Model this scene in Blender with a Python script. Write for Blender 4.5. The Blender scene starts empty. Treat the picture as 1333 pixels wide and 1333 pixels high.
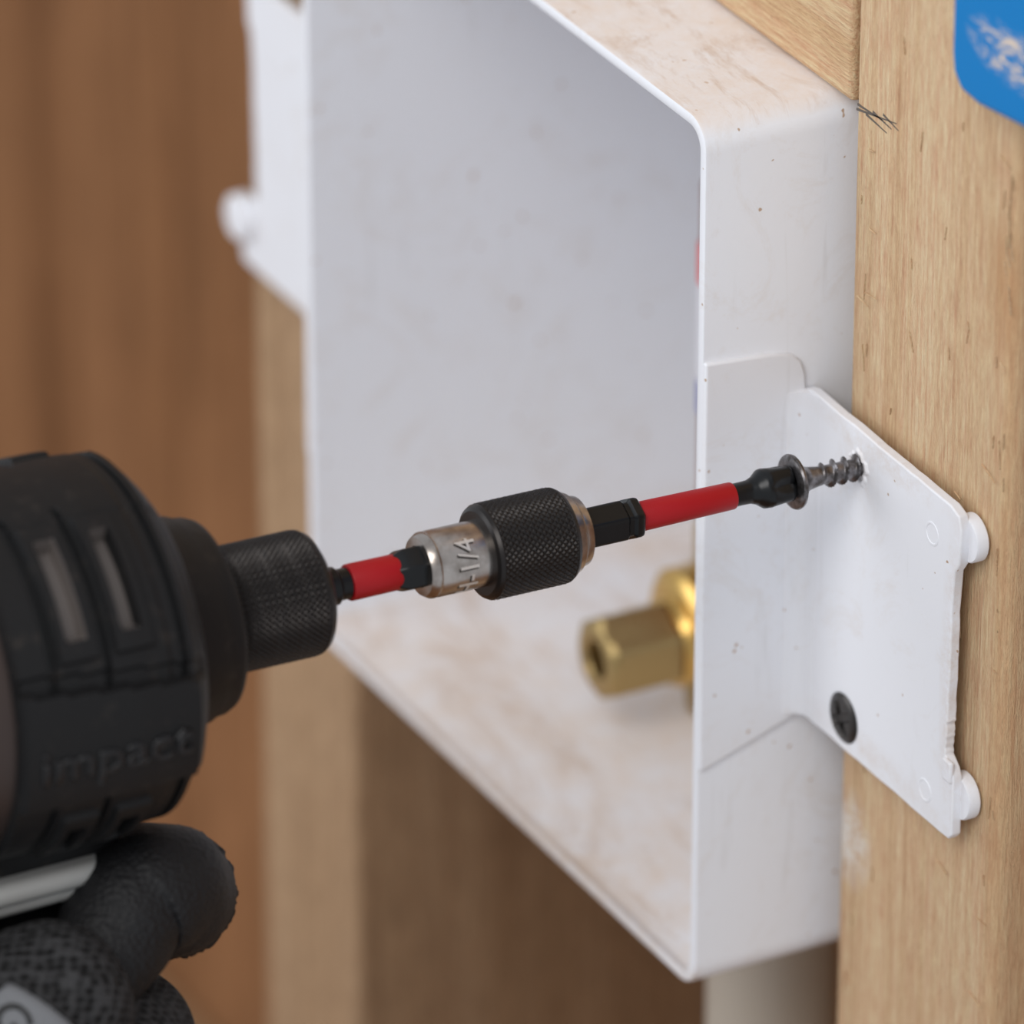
import bpy, bmesh, math, random
from mathutils import Vector, Matrix
random.seed(4)
S=0.001
sc=bpy.context.scene
sc.view_settings.view_transform='Standard'
sc.view_settings.look='None'
col=sc.collection
V=Vector
# ------------------------------------------------------------------ camera
th=math.radians(62); ph=math.radians(28)
Fv=V((-math.sin(th)*math.cos(ph), math.cos(th)*math.cos(ph), -math.sin(ph)))
Rv=V((math.cos(th), math.sin(th),0)); Uv=Rv.cross(Fv)
P0=V((17,18,94.4))
cl=(P0-53.1*Rv-6.9*Uv-1176*Fv)*S
cd=bpy.data.cameras.new('camera'); cam=bpy.data.objects.new('camera',cd); col.objects.link(cam)
m=Matrix((Rv,Uv,-Fv)).transposed().to_4x4(); m.translation=cl; cam.matrix_world=m
cd.sensor_width=36; cd.lens=270; cd.clip_start=.05; cd.clip_end=50
cd.dof.use_dof=True; cd.dof.focus_distance=1.160; cd.dof.aperture_fstop=13
sc.camera=cam
# ------------------------------------------------------------------ materials
def mat(name,base=(.5,.5,.5),rough=.5,metal=0.,spec=.5):
    m=bpy.data.materials.new(name); m.use_nodes=True
    b=m.node_tree.nodes['Principled BSDF']
    b.inputs['Base Color'].default_value=(*base,1); b.inputs['Roughness'].default_value=rough
    b.inputs['Metallic'].default_value=metal; b.inputs['Specular IOR Level'].default_value=spec
    return m
def nd(m,t,**k):
    n=m.node_tree.nodes.new(t)
    for a,v in k.items(): setattr(n,a,v)
    return n
def lk(m,a,b): m.node_tree.links.new(a,b)
def coords(m,scale):
    tc=nd(m,'ShaderNodeTexCoord'); mp=nd(m,'ShaderNodeMapping'); mp.inputs['Scale'].default_value=scale
    lk(m,tc.outputs['Object'],mp.inputs['Vector']); return mp.outputs['Vector']
def noise(m,vec,scale=1,detail=3,rough=.6,dist=0):
    n=nd(m,'ShaderNodeTexNoise'); n.inputs['Scale'].default_value=scale; n.inputs['Detail'].default_value=detail
    n.inputs['Roughness'].default_value=rough; n.inputs['Distortion'].default_value=dist
    lk(m,vec,n.inputs['Vector']); return n.outputs['Fac']
def ramp(m,fac,stops):
    r=nd(m,'ShaderNodeValToRGB'); e=r.color_ramp.elements
    while len(e)<len(stops): e.new(.5)
    for i,(p,c) in enumerate(stops):
        e[i].position=p; e[i].color=(*c,1) if len(c)==3 else c
    lk(m,fac,r.inputs['Fac']); return r.outputs['Color']
def mixc(m,fac,a,b,mode='MIX'):
    n=nd(m,'ShaderNodeMix',data_type='RGBA',blend_type=mode)
    for sock,v in ((n.inputs[0],fac),(n.inputs[6],a),(n.inputs[7],b)):
        if hasattr(v,'links'): lk(m,v,sock)
        elif isinstance(v,tuple): sock.default_value=(*v,1)
        else: sock.default_value=v
    return n.outputs[2]
def bump(m,h,strength=.3,dist=.0003):
    b=nd(m,'ShaderNodeBump'); b.inputs['Strength'].default_value=strength; b.inputs['Distance'].default_value=dist
    lk(m,h,b.inputs['Height']); lk(m,b.outputs['Normal'],m.node_tree.nodes['Principled BSDF'].inputs['Normal'])
def setc(m,c): lk(m,c,m.node_tree.nodes['Principled BSDF'].inputs['Base Color'])
def blob(m,center,rad,soft=1.0):
    """1 inside an ellipsoid around a place on the object, fading to 0 outside"""
    tc=nd(m,'ShaderNodeTexCoord'); mp=nd(m,'ShaderNodeMapping'); mp.vector_type='POINT'
    mp.inputs['Scale'].default_value=tuple(1/(r*S) for r in rad)
    mp.inputs['Location'].default_value=tuple(-c/r for c,r in zip(center,rad))
    lk(m,tc.outputs['Object'],mp.inputs['Vector'])
    ln=nd(m,'ShaderNodeVectorMath',operation='LENGTH'); lk(m,mp.outputs[0],ln.inputs[0])
    return ramp(m,ln.outputs['Value'],[(max(0,1-soft),(1,1,1)),(1,(0,0,0))])
def wood(name,light,mid,dark,axis='Z',rough=.8,band=26,fine=1500,contrast=1,lines=420):
    m=mat(name,mid,rough,0,.15)
    i='XYZ'.index(axis)
    def sc3(a,k): s=[a]*3; s[i]=a*k; return s
    f1=noise(m,coords(m,sc3(fine,.10)),1,4,.8); f2=noise(m,coords(m,sc3(band,.09)),1,2,.5,.6)
    f3=noise(m,coords(m,sc3(lines,.012)),1,3,.65,.25)
    f4=noise(m,coords(m,sc3(lines*3.5,.02)),1,2,.6)
    f5=noise(m,coords(m,sc3(lines*.9,.4)),1,5,.8)
    c2=ramp(m,f2,[(.30,dark),(.48,mid),(.68,light)])
    c3=mixc(m,.42*contrast,c2,ramp(m,f3,[(.36,dark),(.48,mid),(.58,light)]))
    c1=mixc(m,1.1*contrast,c3,ramp(m,f1,[(.28,(.30,.29,.28)),(.52,(.52,.52,.52)),(.78,(.80,.80,.80))]),'OVERLAY')
    c1=mixc(m,.6*contrast,c1,ramp(m,f4,[(.30,(.34,.31,.29)),(.48,(.52,.52,.52)),(.75,(.62,.62,.62))]),'OVERLAY')
    c1=mixc(m,.5*contrast,c1,ramp(m,f5,[(.30,(.40,.37,.34)),(.5,(.52,.52,.52)),(.72,(.63,.64,.66))]),'OVERLAY')
    setc(m,c1); bump(m,f1,1.,.0006)
    return m,c1
def plastic(name,base,dust=True):
    m=mat(name,base,.55,0,.3)
    v=coords(m,(1,1,1))
    big=noise(m,v,22,3,.6,.4); fine=noise(m,v,420,3,.7); med=noise(m,v,150,6,.8)
    spk=ramp(m,noise(m,v,560,1,.4),[(.765,(0,0,0)),(.79,(.9,.9,.9))])
    c=mixc(m,spk,base,(.45,.29,.18))
    smear=ramp(m,noise(m,v,48,6,.8,1.2),[(.52,(0,0,0)),(.78,(.48,.48,.48))])
    c=mixc(m,smear,c,(.67,.59,.52))
    scr=ramp(m,noise(m,coords(m,(300,300,25)),1,3,.7,.6),[(.62,(0,0,0)),(.80,(.35,.35,.35))])
    c=mixc(m,scr,c,(.56,.54,.53))
    if dust:
        g=nd(m,'ShaderNodeNewGeometry'); sx=nd(m,'ShaderNodeSeparateXYZ'); lk(m,g.outputs['Normal'],sx.inputs[0])
        up=ramp(m,sx.outputs['Z'],[(.45,(0,0,0)),(.90,(1,1,1))])
        dm=ramp(m,med,[(.30,(.30,.30,.30)),(.70,(.90,.90,.90))])
        f=mixc(m,1.,up,dm,'MULTIPLY')
        bm=ramp(m,big,[(.38,(.5,.5,.5)),(.62,(1,1,1))])
        f=mixc(m,1.,f,bm,'MULTIPLY')
        c=mixc(m,f,c,(.76,.625,.52))
        f5=ramp(m,noise(m,coords(m,(18,60,40)),1,6,.85,.8),[(.50,(0,0,0)),(.66,(.70,.70,.70))])
        c=mixc(m,mixc(m,1.,up,f5,'MULTIPLY'),c,(.56,.40,.285))
        for ctr,rad,am in (((-60,0,-3),(90,3,6),.8),((-25,30,141),(14,16,9),.4),((-137,60,-2),(6,60,12),.5)):
            c=mixc(m,mixc(m,1.,blob(m,ctr,rad,.9),ramp(m,fine,[(.35,(am*.4,)*3),(.65,(am,)*3)]),'MULTIPLY'),c,(.62,.46,.33))
    else:
        for ctr,rad,am in (((46,18,72),(4,6,32),.6),((17,18,94),(6,5,6),.4),((24,18,99),(26,5,3),.45),((25,18,46),(26,5,4),.35)):
            c=mixc(m,mixc(m,1.,blob(m,ctr,rad,.9),ramp(m,med,[(.40,(0,0,0)),(.64,(am,)*3)]),'MULTIPLY'),c,(.60,.46,.35))
    setc(m,c); bump(m,fine,.16,.0003); return m
M_white=plastic('white_plastic',(.83,.845,.89))
M_white2=plastic('white_plastic_flange',(.83,.84,.88),False)
M_stud,c=wood('pine_stud',(.76,.555,.36),(.66,.45,.272),(.52,.325,.172),'Z',contrast=.72)
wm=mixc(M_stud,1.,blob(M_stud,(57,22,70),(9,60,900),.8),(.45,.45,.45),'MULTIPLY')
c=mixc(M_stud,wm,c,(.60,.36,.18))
sm=mixc(M_stud,1.,blob(M_stud,(10.5,22,24),(7,6,10),.6),ramp(M_stud,noise(M_stud,coords(M_stud,(1,1,1)),260,5,.8),[(.38,(.1,.1,.1)),(.56,(.85,.85,.85))]),'MULTIPLY')
c=mixc(M_stud,sm,c,(.84,.80,.75))
kn=mixc(M_stud,1.,blob(M_stud,(50,22,139),(5,6,16),1.),(.6,.6,.6),'MULTIPLY')
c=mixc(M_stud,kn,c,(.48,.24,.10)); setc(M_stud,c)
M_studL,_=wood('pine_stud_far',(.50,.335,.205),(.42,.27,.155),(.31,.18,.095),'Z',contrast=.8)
M_studL2,_=wood('pine_plate_far',(.50,.32,.185),(.42,.26,.14),(.31,.18,.09),'X')
M_block,_=wood('pine_block',(.76,.545,.35),(.67,.455,.27),(.53,.325,.165),'X',contrast=.65)
M_ply,_=wood('plywood',(.36,.18,.085),(.24,.112,.048),(.14,.06,.024),'Z',band=19,fine=300,contrast=.75,lines=100)
M_black=mat('black_rubber',(.007,.007,.0075),.55,0,.32)
v=coords(M_black,(1,1,1)); bump(M_black,noise(M_black,v,900,3,.6),.3,.0002)
sp=ramp(M_black,noise(M_black,v,260,4,.7),[(.58,(0,0,0)),(.82,(.28,.28,.28))]); setc(M_black,mixc(M_black,sp,(.007,.007,.0075),(.12,.095,.075)))
M_emb=mat('black_gloss_lettering',(.011,.011,.012),.38,0,.42)
M_chuck=mat('blackened_steel',(.020,.017,.016),.34,.55,.5)
M_bit=mat('black_oxide_bit',(.008,.009,.010),.30,.3,.45)
M_red=mat('red_sleeve',(.38,.004,.008),.45,0,.35)
bump(M_red,noise(M_red,coords(M_red,(1,1,1)),700,2,.5),.1,.0002)
M_silver=mat('brushed_steel',(.50,.46,.42),.27,1)
v=coords(M_silver,(1,1,1))
setc(M_silver,ramp(M_silver,noise(M_silver,v,240,3,.6),[(.35,(.30,.26,.23)),(.6,(.52,.475,.44))]))
M_engr=mat('engraved_marking',(.03,.024,.02),.7,.1)
M_engr2=mat('engraved_bright',(.72,.68,.64),.4,.5)
M_screw=mat('bronze_screw',(.10,.085,.075),.33,.9)
setc(M_screw,ramp(M_screw,noise(M_screw,coords(M_screw,(1,1,1)),600,3,.6),[(.35,(.08,.07,.065)),(.65,(.26,.25,.26))]))
M_screwd=mat('black_phosphate_screw',(.065,.06,.057),.36,.8)
M_brass=mat('brass',(.46,.325,.14),.36,1)
M_gold=mat('polished_brass',(.68,.44,.14),.28,1)
M_copper=mat('copper_cap',(.25,.09,.05),.4,.6)
M_label=mat('label_white',(.75,.75,.8),.5); M_labr=mat('label_red',(.75,.03,.03),.5); M_labb=mat('label_blue',(.1,.12,.4),.5)
M_pipe=mat('pipe_plastic',(.52,.46,.38),.5)
M_blue=mat('blue_plastic',(.004,.17,.56),.5,0,.2)
v=coords(M_blue,(260,260,620)); dm=ramp(M_blue,noise(M_blue,v,1,6,.8,1.0),[(.48,(0,0,0)),(.56,(1,1,1))])
msk=blob(M_blue,(61,16,181.5),(13,12,5.2),.55)
setc(M_blue,mixc(M_blue,mixc(M_blue,1.,dm,msk,'MULTIPLY'),(.0,.185,.50),(.74,.60,.46)))
M_grey=mat('grey_plastic',(.48,.48,.46),.5)
M_slot=mat('grey_vent_metal',(.15,.13,.12),.45,.3)
M_case=mat('case_metal',(.065,.046,.04),.42,.5)
M_leather=mat('glove_leather',(.009,.009,.010),.6,0,.35)
v=coords(M_leather,(1,1,1)); vo=nd(M_leather,'ShaderNodeTexVoronoi'); vo.inputs['Scale'].default_value=1200; lk(M_leather,v,vo.inputs['Vector']); bump(M_leather,vo.outputs['Distance'],.6,.0004)
M_mesh=mat('glove_mesh_fabric',(.02,.02,.02),.8,0,.2)
v=coords(M_mesh,(820,560,820)); mp=v.node; mp.inputs['Rotation'].default_value=(.4,.6,.5)
vo=nd(M_mesh,'ShaderNodeTexVoronoi'); vo.inputs['Scale'].default_value=1; vo.inputs['Randomness'].default_value=.4; lk(M_mesh,v,vo.inputs['Vector'])
setc(M_mesh,ramp(M_mesh,vo.outputs['Distance'],[(.25,(.005,.005,.005)),(.65,(.05,.05,.052))])); bump(M_mesh,vo.outputs['Distance'],1.,.0009)
M_patch=mat('glove_patch_grey',(.17,.175,.185),.8)
bump(M_patch,noise(M_patch,coords(M_patch,(1,1,1)),1200,2,.5),.4,.0003)
M_ink=mat('black_ink',(.012,.012,.012),.7)
M_pencil=mat('pencil_graphite',(.12,.10,.085),.8)
# ------------------------------------------------------------------ helpers
def empty(name,loc=(0,0,0)):
    o=bpy.data.objects.new(name,None); o.empty_display_size=.01; col.objects.link(o); return o
def mk(name,verts,faces,mats,parent=None,smooth=40,fm=None,bevel=0,seg=2,sub=0):
    me=bpy.data.meshes.new(name); me.from_pydata([tuple(V(v)*S) for v in verts],[],faces)
    if not isinstance(mats,(list,tuple)): mats=[mats]
    for x in mats: me.materials.append(x)
    if fm: 
        for p,i in zip(me.polygons,fm): p.material_index=i
    b=bmesh.new(); b.from_mesh(me); bmesh.ops.recalc_face_normals(b,faces=b.faces); b.to_mesh(me); b.free()
    o=bpy.data.objects.new(name,me); col.objects.link(o)
    if smooth is not None:
        for p in me.polygons: p.use_smooth=True
        me.set_sharp_from_angle(angle=math.radians(smooth))
    if bevel:
        bv=o.modifiers.new('bevel','BEVEL'); bv.width=bevel*S; bv.segments=seg; bv.limit_method='ANGLE'; bv.angle_limit=math.radians(35)
    if sub: 
        sb=o.modifiers.new('sub','SUBSURF'); sb.levels=sb.render_levels=sub
    if parent: o.parent=parent
    return o
def boxm(name,a,b,mt,parent=None,bevel=.5,seg=2):
    x0,y0,z0=a;x1,y1,z1=b
    vs=[(x0,y0,z0),(x1,y0,z0),(x1,y1,z0),(x0,y1,z0),(x0,y0,z1),(x1,y0,z1),(x1,y1,z1),(x0,y1,z1)]
    fs=[(0,1,2,3),(4,5,6,7),(0,1,5,4),(1,2,6,5),(2,3,7,6),(3,0,4,7)]
    return mk(name,vs,fs,mt,parent,None if not bevel else 35,None,bevel,seg)
def prism(name,pts,t0,t1,axis,mt,parent=None,bevel=.3,seg=2,smooth=35):
    def f(p,t):
        return {'Y':(p[0],t,p[1]),'X':(t,p[0],p[1]),'Z':(p[0],p[1],t)}[axis]
    n=len(pts); vs=[f(p,t0) for p in pts]+[f(p,t1) for p in pts]
    fs=[tuple(range(n)),tuple(range(2*n-1,n-1,-1))]+[(i,(i+1)%n,n+(i+1)%n,n+i) for i in range(n)]
    return mk(name,vs,fs,mt,parent,smooth,None,bevel,seg)
def frame(P,D,up=V((0,0,1)),side=None):
    D=V(D).normalized(); e1=(side or D.cross(up)).normalized(); e1=(e1-D*e1.dot(D)).normalized(); e2=e1.cross(D) 
    if e2.dot(up)<0: e2=-e2
    return lambda s,a,r: V(P)+D*s+e1*(r*math.cos(a))+e2*(r*math.sin(a))
def lathe(name,fr,prof,mt,parent=None,seg=64,rf=None,cap=True,smooth=40,fmf=None,bevel=0):
    vs=[];fs=[];fm=[]
    n=len(prof)
    for s,r in prof:
        for j in range(seg):
            a=2*math.pi*j/seg
            rr=rf(s,a,r) if rf else r
            vs.append(fr(s,a,rr))
    for i in range(n-1):
        for j in range(seg):
            k=(j+1)%seg
            fs.append((i*seg+j,i*seg+k,(i+1)*seg+k,(i+1)*seg+j))
            fm.append(fmf((prof[i][0]+prof[i+1][0])/2,2*math.pi*(j+.5)/seg) if fmf else 0)
    if cap:
        fs.append(tuple(range(seg))); fm.append(0)
        fs.append(tuple(range((n-1)*seg,n*seg))); fm.append(0)
    return mk(name,vs,fs,mt,parent,smooth,fm if fmf else None,bevel)
def hexf(s,a,r): 
    x=((a+math.pi/6)%(math.pi/3))-math.pi/6
    return min(r/math.cos(x), r*1.12)
def textmesh(name,txt,size,mapf,mt,parent,extr=.15,cut=.6,bold=0):
    cu=bpy.data.curves.new(name,'FONT'); cu.body=txt; cu.size=size; cu.align_x='CENTER'; cu.align_y='CENTER'; cu.offset=bold
    cu.resolution_u=3
    to=bpy.data.objects.new(name+'_t',cu); col.objects.link(to)
    dg=bpy.context.evaluated_depsgraph_get(); me=bpy.data.meshes.new_from_object(to.evaluated_get(dg))
    bpy.data.objects.remove(to)
    b=bmesh.new(); b.from_mesh(me)
    L=max(abs(v.co.x) for v in b.verts); H=max(abs(v.co.y) for v in b.verts)
    x=-L
    while x<L:
        bmesh.ops.bisect_plane(b,geom=b.verts[:]+b.edges[:]+b.faces[:],plane_co=(x,0,0),plane_no=(1,0,0)); x+=cut
    y=-H
    while y<H:
        bmesh.ops.bisect_plane(b,geom=b.verts[:]+b.edges[:]+b.faces[:],plane_co=(0,y,0),plane_no=(0,1,0)); y+=cut
    r=bmesh.ops.extrude_face_region(b,geom=b.faces[:])
    for g in r['geom']:
        if isinstance(g,bmesh.types.BMVert): g.co.z=extr
    for v in b.verts: v.co=mapf(v.co.x,v.co.y,v.co.z)*S
    bmesh.ops.recalc_face_normals(b,faces=b.faces)
    b.to_mesh(me); b.free(); me.materials.clear(); me.materials.append(mt)
    for p in me.polygons: p.material_index=0
    o=bpy.data.objects.new(name,me); col.objects.link(o); o.parent=parent; return o
# ------------------------------------------------------------------ lumber / shell
def stud(name,x0,x1,z0,z1,mt,y0=22,y1=111):
    return boxm(name,(x0,y0,z0),(x1,y1,z1),mt,None,2.4,4)
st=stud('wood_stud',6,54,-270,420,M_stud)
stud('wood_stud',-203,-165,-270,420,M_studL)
for i in range(70):
    z=random.uniform(-25,165); x=random.choice([random.uniform(49,53),random.uniform(51,53),random.uniform(8.5,12)]) if i>25 else random.uniform(14,50)
    L=random.uniform(1.2,5); w=random.uniform(.05,.15)
    if random.random()<.8: d=V((random.uniform(-.3,.3),random.uniform(-.06,0),1)).normalized()
    else: d=V((1,-.1,random.uniform(-.2,.3))).normalized()
    a=V((x,21.97,z)); b=a+d*L; n=d.cross(V((0,1,0))).normalized()*w
    if b.x>52.5: b.x=52.5
    mk('splinter_%d'%i,[a-n,a+n,b+n*.2,b-n*.2,a-n*.3+V((0,-.2,0)),b+V((0,-.22,0))],[(0,1,2,3),(0,4,5,3),(1,2,5,4),(0,1,4),(3,2,5)],M_block,st,None)
boxm('blocking_board',(-164.5,22.6,149.6),(4.6,60,240),M_block,None,1.0,3)
boxm('wall_back',(-1100,112,-400),(300,124,600),M_ply,None,0)
boxm('bottom_plate',(-1100,22,-310),(300,111,-271),M_studL2,None,2,3)
boxm('floor',(-1100,-500,-330),(300,124,-310.5),M_ply,None,0)
pm=empty('pencil_mark')
for i,(a,b) in enumerate([((7.2,149.9),(19,152.3)),((7.5,150.8),(15,151.2)),((10,150.2),(16.2,149.6)),((12,151.4),(17.5,150.8)),((15,152.2),(19.5,151.4))]):
    a=V((a[0],21.93,a[1]));b=V((b[0],21.93,b[1])); d=(b-a).normalized(); n=V((-d.z,0,d.x))*.2
    mk('stroke_%d'%i,[a-n,b-n*.3,b+n*.3,a+n,a-n+V((0,.1,0)),b-n*.3+V((0,.1,0)),b+n*.3+V((0,.1,0)),a+n+V((0,.1,0))],[(0,1,2,3),(4,5,6,7),(0,1,5,4),(1,2,6,5),(2,3,7,6),(3,0,4,7)],M_pencil,pm,None)
# ------------------------------------------------------------------ outlet box
ob=empty('plastic_outlet_box')
def rrect(x0,x1,z0,z1,r,n=8):
    p=[]
    for cx,cz,a0 in ((x1-r,z1-r,0),(x0+r,z1-r,90),(x0+r,z0+r,180),(x1-r,z0+r,270)):
        for i in range(n+1):
            a=math.radians(a0+90*i/n); p.append((cx+r*math.cos(a),cz+r*math.sin(a)))
    return p
X0,X1,Z0,Z1=-137,0,-4,149
rings=[]
for (y,ins,r) in ((90,0,5),(.5,0,5),(.15,.15,4.9),(0,.5,4.6),(0,1.5,3.8),(.2,1.9,3.4),(.6,2.0,3.3),(88,2.0,3.3)):
    rings.append([(p[0],y,p[1]) for p in rrect(X0+ins,X1-ins,Z0+ins,Z1-ins,r)])
n=len(rings[0]); vs=[p for r in rings for p in r]; fs=[]
for i in range(len(rings)-1):
    for j in range(n):
        k=(j+1)%n; fs.append((i*n+j,i*n+k,(i+1)*n+k,(i+1)*n+j))
fs.append(tuple(range(n))); fs.append(tuple(range((len(rings)-1)*n,len(rings)*n)))
mk('box_shell',vs,fs,M_white,ob,35)
vs=[];fs=[];N=200
for i in range(N+1):
    x=X0+6+(X1-9-X0)*i/N
    k=.25+.35*abs(math.sin(i*1.3)*math.sin(i*.37))+.3*random.random()+(1.3 if i>160 else 0)*random.random()
    vs+=[(x,.3,Z0+1.7),(x,-.5*k,Z0+2.1+.7*k),(x,1.2,Z0+2.1)]
for i in range(N):
    for a,b in ((0,1),(1,2),(2,0)): fs.append((i*3+a,i*3+b,i*3+3+b,i*3+3+a))
mk('lip_flash',vs,fs,M_white,ob,60)
def flange(side):
    def X(x): return x if side>0 else (X0-x)
    tag='right' if side>0 else 'left'
    W=0 if side>0 else 11; W2=0 if side>0 else 14.5; dz=0 if side>0 else -7
    pts=[(.15,37.0),(.15,108.9),(12,107.9),(15.4,107.0),(17,105.6),(17.8,103.4),(18,100.5),(18,43.2),(16,42.4)]
    pts=[(a,b+dz) for a,b in pts]
    prism('side_plate_'+tag,pts,X(-.5),X(.75),'X',M_white2,ob,.4,3)
    pts=[(0.2,100.4),(2.5,101),(6,100.9),(44,100.4),(46.5,99.6),(47.3,97.5),(47.0,91.5),(45.8,89.8),(45.3,84),(44.9,64),(44.6,57.5),(46.4,56),(47.2,54.5),(47.2,44.6),(46.2,43.5),(2,43.2),(.2,43.6)]
    pp=[]
    for i,(x,z) in enumerate(pts):
        w_=(W2 if i>10 else W) if x>30 else 0
        pp.append((x+w_,z))
        if i in (8,9) :
            x2,z2=pts[i+1]
            for t in [k/12 for k in range(1,12)]: pp.append((x+W+(x2-x)*t+random.uniform(-.25,.2),z+(z2-z)*t))
        if i in (2,14):
            x2,z2=pts[i+1]; wa=W if i==2 else 0; wb=W if i==2 else 0
            if side>0:
                for t in [k/16 for k in range(1,16)]: pp.append((x+(x2-x)*t,z+(z2-z)*t+random.uniform(-.12,.10)))
    prism('flange_'+tag,[(X(x),z+dz) for x,z in pp],18,19.7,'Y',M_white2,ob,.35,3)
    q=[(.2,14.0),(.78,14.6),(.95,15.6),(1.4,16.7),(2.1,17.45),(3.1,17.85),(4.6,17.97),(5,18.6),(.2,18.6)]
    prism('fold_'+tag,[(X(x),y) for x,y in q],43.6+dz,100.5+dz,'Z',M_white2,ob,0,1,60)
    for k,z in enumerate((95.2,50.5)):
        fr=frame((X(46.0+W),19.5,z+dz),(0,1,0),side=V((1,0,0)))
        lathe('post_%s_%d'%(tag,k),fr,[(0,3.6),(.3,3.8),(1.9,3.8),(2.3,3.3)],M_white2,ob,40)
        fr=frame((X(39),17.9,z+dz-2),(0,1,0),side=V((1,0,0)))
        lathe('dimple_%s_%d'%(tag,k),fr,[(.12,1.5),(.03,1.55),(-.04,1.75),(.03,1.95),(.12,2.0)],M_white2,ob,32,cap=False)
        if side<0 and k==1:
            fr=frame((X(46.0+W2),15.8,z+dz+2),(0,1,0),side=V((1,0,0)))
            lathe('snap_post_%d'%k,fr,[(0,3.6),(.6,4.3),(3.4,4.3),(3.8,3.8)],M_white2,ob,40)
flange(1); flange(-1)
boxm('flange_tab_scrap',(44.3,17.6,53.5),(46.9,18.4,57.2),M_white2,ob,.35,3)
fr=frame((17,18,94.4),(0,-1,.02),side=V((1,0,0)))
lathe('screw_burr',fr,[(-.2,3.0),(.1,2.8),(.35,2.35),(.2,2.0),(-.3,1.9)],M_white2,ob,48,rf=lambda s,a,r:r*(1+.12*math.sin(5*a)+.08*math.sin(11*a+1)),cap=False)
# ------------------------------------------------------------------ screws
AX=V((0,-1,.025)).normalized()
FR=frame(P0,AX,side=V((1,0,0)))
ws=empty('wood_screw')
prof=[];s=-26
while s<9.4:
    c=1.45
    if s<-20: c=1.45*(s+26.5)/6.5
    if s>6.8: c=1.45+(s-6.8)*.16
    prof.append((s,c)); s+=.11
def thr(s,a,r):
    ph=(s/2.0 + a/(2*math.pi))%1; t=max(0,1-abs(ph-.5)/.2)
    amp=.75 if s<6.0 else max(0,.75*(1-(s-6.0)/1.2))
    return r+amp*t*(r/1.45 if r<1.45 else 1)
lathe('shank',FR,prof,M_screw,ws,56,rf=thr,smooth=60)
lathe('head',FR,[(8.8,1.7),(9.7,2.1),(10.4,2.8),(11.0,3.8),(11.3,4.25),(11.7,4.35),(12.0,4.2),(12.2,3.7),(12.2,2.4),(11.6,1.9)],M_screw,ws,64,smooth=30)
sh=empty('wood_screw')
HF=frame((14.4,18,49),(0,-1,0),side=V((1,0,0)))
vs=[];fs=[];NR,NA=26,120
for i in range(NR+1):
    r=4.2*i/NR
    for j in range(NA):
        a=2*math.pi*j/NA; x=r*math.cos(a-.5);z=r*math.sin(a-.5)
        h=.75-(0.75*(r/4.2)**6)*.8
        w=.75
        arm=(abs(x)<w and abs(z)<2.8) or (abs(z)<w and abs(x)<2.8)
        if arm: h-=1.5*(1-max(abs(x),abs(z))/3.3)
        vs.append(HF(h,a,r))
for i in range(NR):
    for j in range(NA):
        k=(j+1)%NA; fs.append((i*NA+j,i*NA+k,(i+1)*NA+k,(i+1)*NA+j))
mk('head',vs,fs,M_screwd,sh,28)
lathe('shank',HF,[(-28,.2),(-22,1.7),(-3,1.75),(0.1,4.15)],M_screwd,sh,32)
# ------------------------------------------------------------------ screwdriver bit
bt=empty('screwdriver_bit')
def flute(s,a,r):
    a=a+.35
    k=abs(math.cos(2*a))
    t=1 if s<14.6 else max(0,1-(s-14.6)/2.6)
    return r*(1-.30*t*(1-k)**.8)
prof=[(10.9,.9),(11.9,2.1),(12.5,3.0),(13.0,3.35),(15,3.4),(16.4,3.35),(17.2,3.05),(18.4,2.2),(19.4,1.85),(20.5,1.8),(22.5,1.8)]
pr=[]
for (s0,r0),(s1,r1) in zip(prof,prof[1:]):
    for k in range(4): pr.append((s0+(s1-s0)*k/4,r0+(r1-r0)*k/4))
lathe('tip',FR,pr+[prof[-1]],M_bit,bt,96,rf=flute)
lathe('red_sleeve',FR,[(22.3,1.7),(22.3,2.05),(22.5,2.12),(38.6,2.3),(38.8,2.2),(38.8,1.7)],M_red,bt,48)
lathe('hex_shank',FR,[(38.6,2.4),(39,2.9),(39.5,3.05),(40.2,3.05),(40.6,2.6),(41.3,2.6),(41.8,3.05),(50,3.05)],M_bit,bt,96,rf=hexf,smooth=25)
# ------------------------------------------------------------------ bit holder with extension
bh=empty('bit_holder')
def tri(x): x=x%1; return 1-abs(2*x-1)
def knurl(N,pitch,amp,s0,s1):
    def f(s,a,r):
        if s<s0 or s>s1: return r
        u=a/(2*math.pi)*N; w=s/pitch
        return r+amp*min(tri(u+w),tri(u-w))*2-amp
    return f
def knprof(s0,s1,r,ch,st):
    p=[(s0,r-ch-.6),(s0+.02,r-ch),(s0+ch*.4,r-ch*.35),(s0+ch,r)]
    s=s0+ch+st
    while s<s1-ch: p.append((s,r)); s+=st
    p+=[(s1-ch,r),(s1-ch*.4,r-ch*.35),(s1-.02,r-ch),(s1,r-ch-.6)]
    return p
lathe('end_ring',FR,[(48.6,3.2),(48.6,4.9),(48.9,5.35),(49.6,5.5),(50,5.5),(50.6,6.2),(51.6,6.3),(52.2,6.3)],M_silver,bh,64)
lathe('knurled_sleeve',FR,knprof(51.6,66,7.35,.9,.12),M_chuck,bh,440,rf=knurl(44,1.05,.14,52.7,64.9),smooth=None)
lathe('collar',FR,[(65.6,5.1),(73.8,5.1),(74.2,4.95),(74.4,4.95),(74.6,5.1),(75.0,5.05),(75.9,4.5),(76.0,3.2),(75,3.0)],M_silver,bh,64)
lathe('extension_hex',FR,[(74.5,3.1),(78.6,3.1),(79.3,2.9),(80.2,2.5)],M_bit,bh,96,rf=hexf,smooth=25)
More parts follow.
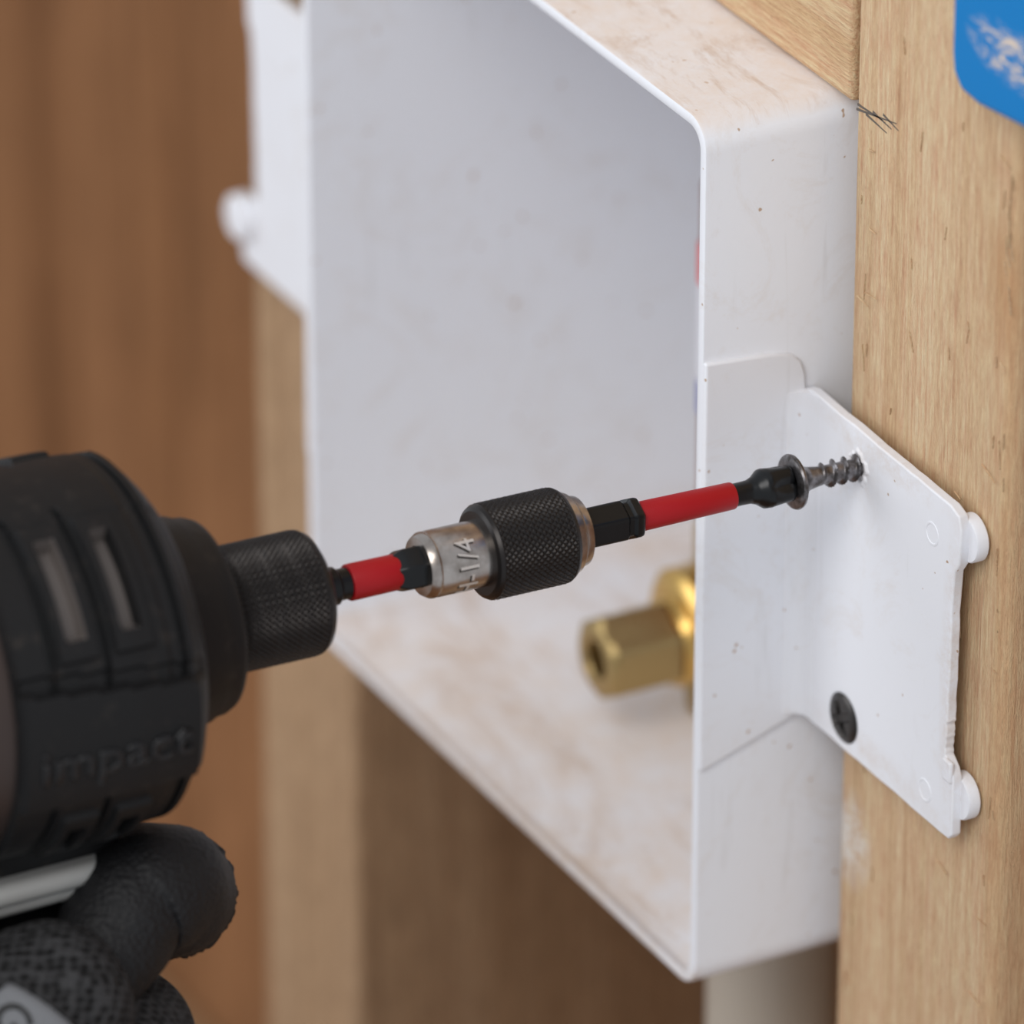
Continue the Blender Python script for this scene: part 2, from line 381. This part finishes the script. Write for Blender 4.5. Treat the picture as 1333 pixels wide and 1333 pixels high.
lathe('extension_red_sleeve',FR,[(79.6,2.3),(79.7,2.7),(79.9,2.75),(87.6,2.8),(87.8,2.7),(87.9,2.3)],M_red,bh,48)
lathe('extension_shank',FR,[(87.6,2.35),(89.5,2.4),(90.0,2.9),(99,2.9)],M_bit,bh,64)
textmesh('size_marking','H-1/4',4.5,(lambda x,y,z: FR(69.7+y,.06+x/5.12,5.08+z)),M_engr2,bh,.10,.4)
textmesh('size_marking_edge','H-1/4',4.5,(lambda x,y,z: FR(69.95+y,.02+x/5.12,5.06+z)),M_engr,bh,.05,.4,.05)
# ------------------------------------------------------------------ impact driver
dr=empty('impact_driver')
lathe('chuck_sleeve',FR,knprof(93.6,112.5,9.5,1.3,.12),M_chuck,dr,520,rf=knurl(58,1.05,.17,95.2,111),smooth=None)
lathe('chuck_throat',FR,[(95,3.0),(93.4,3.2),(93.3,7.4),(93.8,8.2),(95,8.4)],M_bit,dr,64)
lathe('nose_ring',FR,[(110.6,9.0),(110.8,13.4),(111.3,14.4),(112.4,14.9),(114.5,15.1),(115.0,15.6),(118,15.9),(119,16.6),(122,17)],M_black,dr,96)
d2=math.degrees
def sg(a):
    a=d2(a)%360; return a-360 if a>180 else a
SL=((134.8,1.45,32,63,1),(143.4,1.45,32,63,1),(134.6,1.3,-54,-34,0),(143,1.3,-54,-34,0))
def slotinfo(s,a):
    A=sg(a)
    for (c,hw,a0,a1,up) in SL:
        for mirror in (1,-1):
            AA=A if mirror==1 else (180-A if A>0 else -180-A)
            if abs(s-c)<hw and a0<AA<a1: return 1
            if abs(s-c)<hw+1.5 and a0-6<AA<a1+6: 
                return 2
    return 0
def hous(s,a,r):
    A=sg(a); k=slotinfo(s,a); off=0
    AA=A if abs(A)<=90 else (180-A if A>0 else -180-A)
    if s>124:
        band=-20<AA<13+ (s-126)*.22
        if band and s<153: off+=1.1
        if not band and s<129.5: off-=.2
        if 126.6<s<127.6 and not band: off-=.9
        if 13+(s-126)*.22<=AA<18+(s-126)*.22 and s<153: off-=.6
        if (138.6<s<139.6 or 147.2<s<148.2) and not band and abs(AA)<75: off-=.9
        if k==2: off+=.9
        if k==1: off-=1.8
        if AA>70: off+=.3
    return r+off
prof=[(119.5,16),(120,18.2),(120.7,20.2),(121.7,22.6),(122.9,24.4),(124.1,25.8),(125.2,26.8)]
s=125.6
while s<153: prof.append((s,27.5+ .4*min(1,(s-125)/10))); s+=.3
prof+=[(153.5,28.0),(153.9,26.8)]
lathe('housing',FR,prof,[M_black,M_slot],dr,330,rf=hous,smooth=35,fmf=lambda s,a:1 if slotinfo(s,a)==1 else 0)
lathe('motor_case',FR,[(153,26.6),(158,26.8),(185,27.5),(200,27.5),(215,26.5),(224,23),(228,17),(229,8)],M_case,dr,96)
textmesh('embossed_lettering','impact',8.0,(lambda x,y,z: FR(139.3-x*1.12,-.075+y/28.6,28.7+z)),M_emb,dr,.7,.8,.05)
def loft(name,rings,mt,parent,seg=32,pw=2.6):
    vs=[];fs=[]
    for c,rx,ry in rings:
        for j in range(seg):
            a=2*math.pi*j/seg; ca,sa=math.cos(a),math.sin(a)
            vs.append((c[0]+rx*math.copysign(abs(ca)**(2/pw),ca),c[1]+ry*math.copysign(abs(sa)**(2/pw),sa),c[2]))
    for i in range(len(rings)-1):
        for j in range(seg):
            k=(j+1)%seg; fs.append((i*seg+j,i*seg+k,(i+1)*seg+k,(i+1)*seg+j))
    fs.append(tuple(range(seg))); fs.append(tuple(range((len(rings)-1)*seg,len(rings)*seg)))
    return mk(name,vs,fs,mt,parent,50)
loft('grip',[((17,-150,78),15,22),((17,-149,64),13,17),((17,-151,50),12.5,15),((17,-155,20),12.5,16),((17,-160,-10),13,17),((17,-164,-34),16,22),((17,-166,-42),24,36)],M_black,dr)
loft('battery',[((17,-160,-42),32,42),((17,-160,-44),34,46),((17,-160,-78),34,46),((17,-160,-82),31,43)],M_black,dr,pw=5)
boxm('direction_selector',(8,-152,62.0),(29,-114.0,66.6),M_grey,dr,1.9,5)
boxm('selector_button',(24,-140,64.6),(30.2,-115,68.2),M_grey,dr,1.6,5)
boxm('trigger_mount',(8,-152,66.4),(27,-112,76),M_black,dr,2.0,4)
boxm('trigger',(11,-136,42),(23,-117,62),M_black,dr,3.5,5)
# ------------------------------------------------------------------ gloved hand
hd=empty('gloved_hand')
def skin(name,verts,edges,radii,mt,parent,root=0,sub=2):
    me=bpy.data.meshes.new(name); me.from_pydata([tuple(V(v)*S) for v in verts],edges,[])
    me.materials.append(mt)
    o=bpy.data.objects.new(name,me); col.objects.link(o)
    sk=o.modifiers.new('skin','SKIN'); sk.use_smooth_shade=True
    for i,v in enumerate(me.skin_vertices[0].data):
        r=radii[i]; r=(r,r) if not isinstance(r,tuple) else r
        v.radius=(r[0]*S,r[1]*S); v.use_root=(i==root)
    sb=o.modifiers.new('sub','SUBSURF'); sb.levels=sb.render_levels=sub
    o.parent=parent; return o
def finger(name,pts,rads,mt,wr=.25,seg=48,per=16):
    P=[V(p) for p in pts]; path=[];R=[]
    def cr(a,b,c,d,t): return .5*((2*b)+(c-a)*t+(2*a-5*b+4*c-d)*t*t+(-a+3*b-3*c+d)*t**3)
    for i in range(len(P)-1):
        a=P[max(i-1,0)];b=P[i];c=P[i+1];d=P[min(i+2,len(P)-1)]
        ra=rads[max(i-1,0)];rb=rads[i];rc=rads[i+1];rd=rads[min(i+2,len(P)-1)]
        for k in range(per): path.append(cr(a,b,c,d,k/per)); R.append(cr(ra,rb,rc,rd,k/per))
    path.append(P[-1]);R.append(rads[-1])
    T=(path[-1]-path[-2]).normalized(); r=R[-1]; e=path[-1].copy()
    for k in range(1,11):
        a=math.pi/2*k/10.3; path.append(e+T*r*.85*math.sin(a)); R.append(r*math.cos(a))
    vs=[];fs=[]; u=V((0,0,1)); n=len(path)
    for i in range(n):
        t=(path[min(i+1,n-1)]-path[max(i-1,0)]).normalized()
        u=(u-t*u.dot(t)).normalized(); w=t.cross(u)
        for j in range(seg):
            a=2*math.pi*j/seg
            f=1+wr*.03*(math.sin(i*.5+2*math.sin(a*2))+.6*math.sin(a*3+i*.25))
            vs.append(path[i]+(u*math.cos(a)+w*math.sin(a))*R[i]*f)
    for i in range(n-1):
        for j in range(seg):
            k=(j+1)%seg; fs.append((i*seg+j,i*seg+k,(i+1)*seg+k,(i+1)*seg+j))
    fs.append(tuple(range(seg))); fs.append(tuple(range((n-1)*seg,n*seg)))
    return mk(name,vs,fs,mt,hd,80)
skin('palm',[(34,-262,-20),(33,-232,-8),(35,-207,4),(44,-176,32),(46,-178,14),(45,-182,-6),(42,-186,-24),(10,-207,10)],
     [(0,1),(1,2),(2,3),(2,4),(2,5),(2,6),(2,7)],[25,24,20,12.5,12.5,12,11,13],M_mesh,hd,root=2)
finger('index_finger_knuckle',[(45,-182,30),(44,-160,43),(43,-143,51.5),(41.5,-130,54.5)],[12.5,13,13.2,12.6],M_mesh,.4)
finger('index_finger_tip',[(37,-125,52),(33,-117.5,56),(30,-112,60.5),(28.5,-107,60.5),(22.5,-102.3,55.2),(12,-101.5,53.5)],[7.2,8.6,9.3,9.7,9.3,7.0],M_leather,.45)
finger('middle_finger',[(46,-178,14),(45,-152,30),(43,-127,39),(30,-114,37),(9,-116,31),(-2,-131,29)],[12,12.4,12.6,10.6,9,7],M_mesh,.4)
finger('ring_finger',[(44,-182,-4),(43,-154,6),(41,-127,15),(24,-116,13),(6,-121,10),(-2,-136,8)],[11.5,11.3,11.2,9.8,9,7],M_mesh,.4)
finger('little_finger',[(41,-186,-24),(40,-160,-15),(37,-137,-8),(21,-127,-9),(5,-132,-10),(0,-144,-10)],[10.5,10,9.5,8.5,8,6.5],M_mesh,.4)
finger('thumb',[(10,-207,10),(-8,-192,28),(-13,-167,42),(-10,-142,48),(-7,-128,49)],[14,13,11.5,10.5,8.5],M_leather,.4)
c0=V((23.5,-103,56)); t=V((-8,2.5,-5)).normalized(); u=V((0,0,1)); u=(u-t*u.dot(t)).normalized(); w=t.cross(u)
vs=[];fs=[]
for i,(o_,r_) in enumerate(((-1.6,9.3),(-.6,9.9),(.2,9.7),(.9,9.95),(1.6,9.2))):
    for j in range(110):
        a=2*math.pi*j/110; rr=r_+random.uniform(-.22,.3)
        vs.append(c0+t*(o_+random.uniform(-.2,.2))+(u*math.cos(a)+w*math.sin(a))*rr)
for i in range(4):
    for j in range(110):
        k=(j+1)%110; fs.append((i*110+j,i*110+k,(i+1)*110+k,(i+1)*110+j))
mk('finger_hem',vs,fs,M_leather,hd,60)
A0=V((44.6,-166,39.6));A1=V((41.8,-130,55)); AD=(A1-A0).normalized()
toc=V((.78,-.41,.47)); e1=(toc-AD*toc.dot(AD)).normalized(); e2=AD.cross(e1)
def gmap(s,a,r): return A0+AD*s+e1*(r*math.cos(a))+e2*(r*math.sin(a))
vs=[];fs=[];na,ns=32,20
for i in range(ns+1):
    for j in range(na+1):
        v_=j/na; a=-.45+1.5*v_; s=10+(24+2.5*math.sin(v_*2.6)-2*abs(v_-.5))*i/ns
        vs.append(gmap(s,a,14.3))
for i in range(ns):
    for j in range(na): 
        q=i*(na+1)+j; fs.append((q,q+1,q+na+2,q+na+1))
o=mk('logo_patch',vs,fs,M_patch,hd,60); so=o.modifiers.new('solid','SOLIDIFY'); so.thickness=.0006; so.offset=0
textmesh('logo_text','GRIP',7.2,lambda x,y,z: gmap(29.5+y,.22+x/14,14.65+z),M_ink,hd,.12,.8,.06)
# ------------------------------------------------------------------ valve
va=empty('brass_valve')
VF=frame((-76,23,13.5),(0,1,0),side=V((1,0,0)))
lathe('outlet_nut',VF,[(4,3.0),(.6,3.3),(0,3.8),(0,5.6),(.5,6.6),(1.2,7.0),(13,7.0),(13.6,6.0)],M_brass,va,96,rf=lambda s,a,r: hexf(s,a,r*.97) if r>6.7 else r,smooth=28)
lathe('bore_dark',VF,[(3.0,3.2),(3.6,.1)],M_bit,va,32,cap=False)
lathe('neck',VF,[(13,5),(13.5,7.5),(15,8.2),(17,7.2),(19,7.2),(21,8)],M_gold,va,64)
VG=frame((-76,23,16),(0,1,0),side=V((1,0,0)))
lathe('body_nut',VG,[(15,7.4),(15.6,9.0),(16.4,9.9),(25,10),(27,9.6),(30,8)],M_gold,va,96,smooth=28)
VZ=frame((-76,50,-1.8),(0,0,1),up=V((0,1,0)))
lathe('body_riser',VZ,[(0,8),(3,8.5),(8,8.5),(24,8.5),(28,7),(34,7),(36,6.2)],M_brass,va,64)
def seg(n,a,b,r,mt): lathe(n,VZ,[(a,r-.4),(a+.4,r),(b-.4,r),(b,r-.4)],mt,va,48)
seg('arrestor_lower',35.5,56,6.6,M_copper); seg('arrestor_band',56,62,6.9,M_labb); seg('arrestor_label',62,80,6.9,M_label); seg('arrestor_red',80,87,7,M_labr); seg('arrestor_cap',87,98,6.6,M_copper)
# ------------------------------------------------------------------ drain pipe
pp=empty('drain_pipe')
PF=frame((-44,40,-4.2),(0,0,-1),up=V((0,1,0)))
lathe('pipe',PF,[(0,9),(0,13),(10,13),(10.4,12.6),(10.6,11.2),(266,11.2)],M_pipe,pp,64)
# ------------------------------------------------------------------ blue electrical box
eb=empty('electrical_box')
pts=[(44.2,230),(44.2,176),(44.8,172.8),(47,170.6),(52,170.2),(69,172.2),(112,176),(112,230)]
prism('face_flange',pts,15.5,19.5,'Y',M_blue,eb,1.2,4)
boxm('body',(55.5,19,182),(110,85,228),M_blue,eb,2,3)
# ------------------------------------------------------------------ lights
w=bpy.data.worlds.new('world'); sc.world=w; w.use_nodes=True
bg=w.node_tree.nodes['Background']; bg.inputs[0].default_value=(.89,.935,1,1); bg.inputs[1].default_value=.63
def area(name,loc,target,size,power,colr=(1,1,1)):
    l=bpy.data.lights.new(name,'AREA'); l.energy=power; l.size=size; l.color=colr
    o=bpy.data.objects.new(name,l); col.objects.link(o); o.location=loc
    o.rotation_euler=(V(target)-V(loc)).to_track_quat('-Z','Y').to_euler(); return o
area('softbox_key',(.55,-.75,.95),(0,0,.08),.65,7.3,(1,.97,.94))
area('softbox_fill',(-.4,-.9,.35),(0,0,.08),.6,3.0,(.93,.96,1))
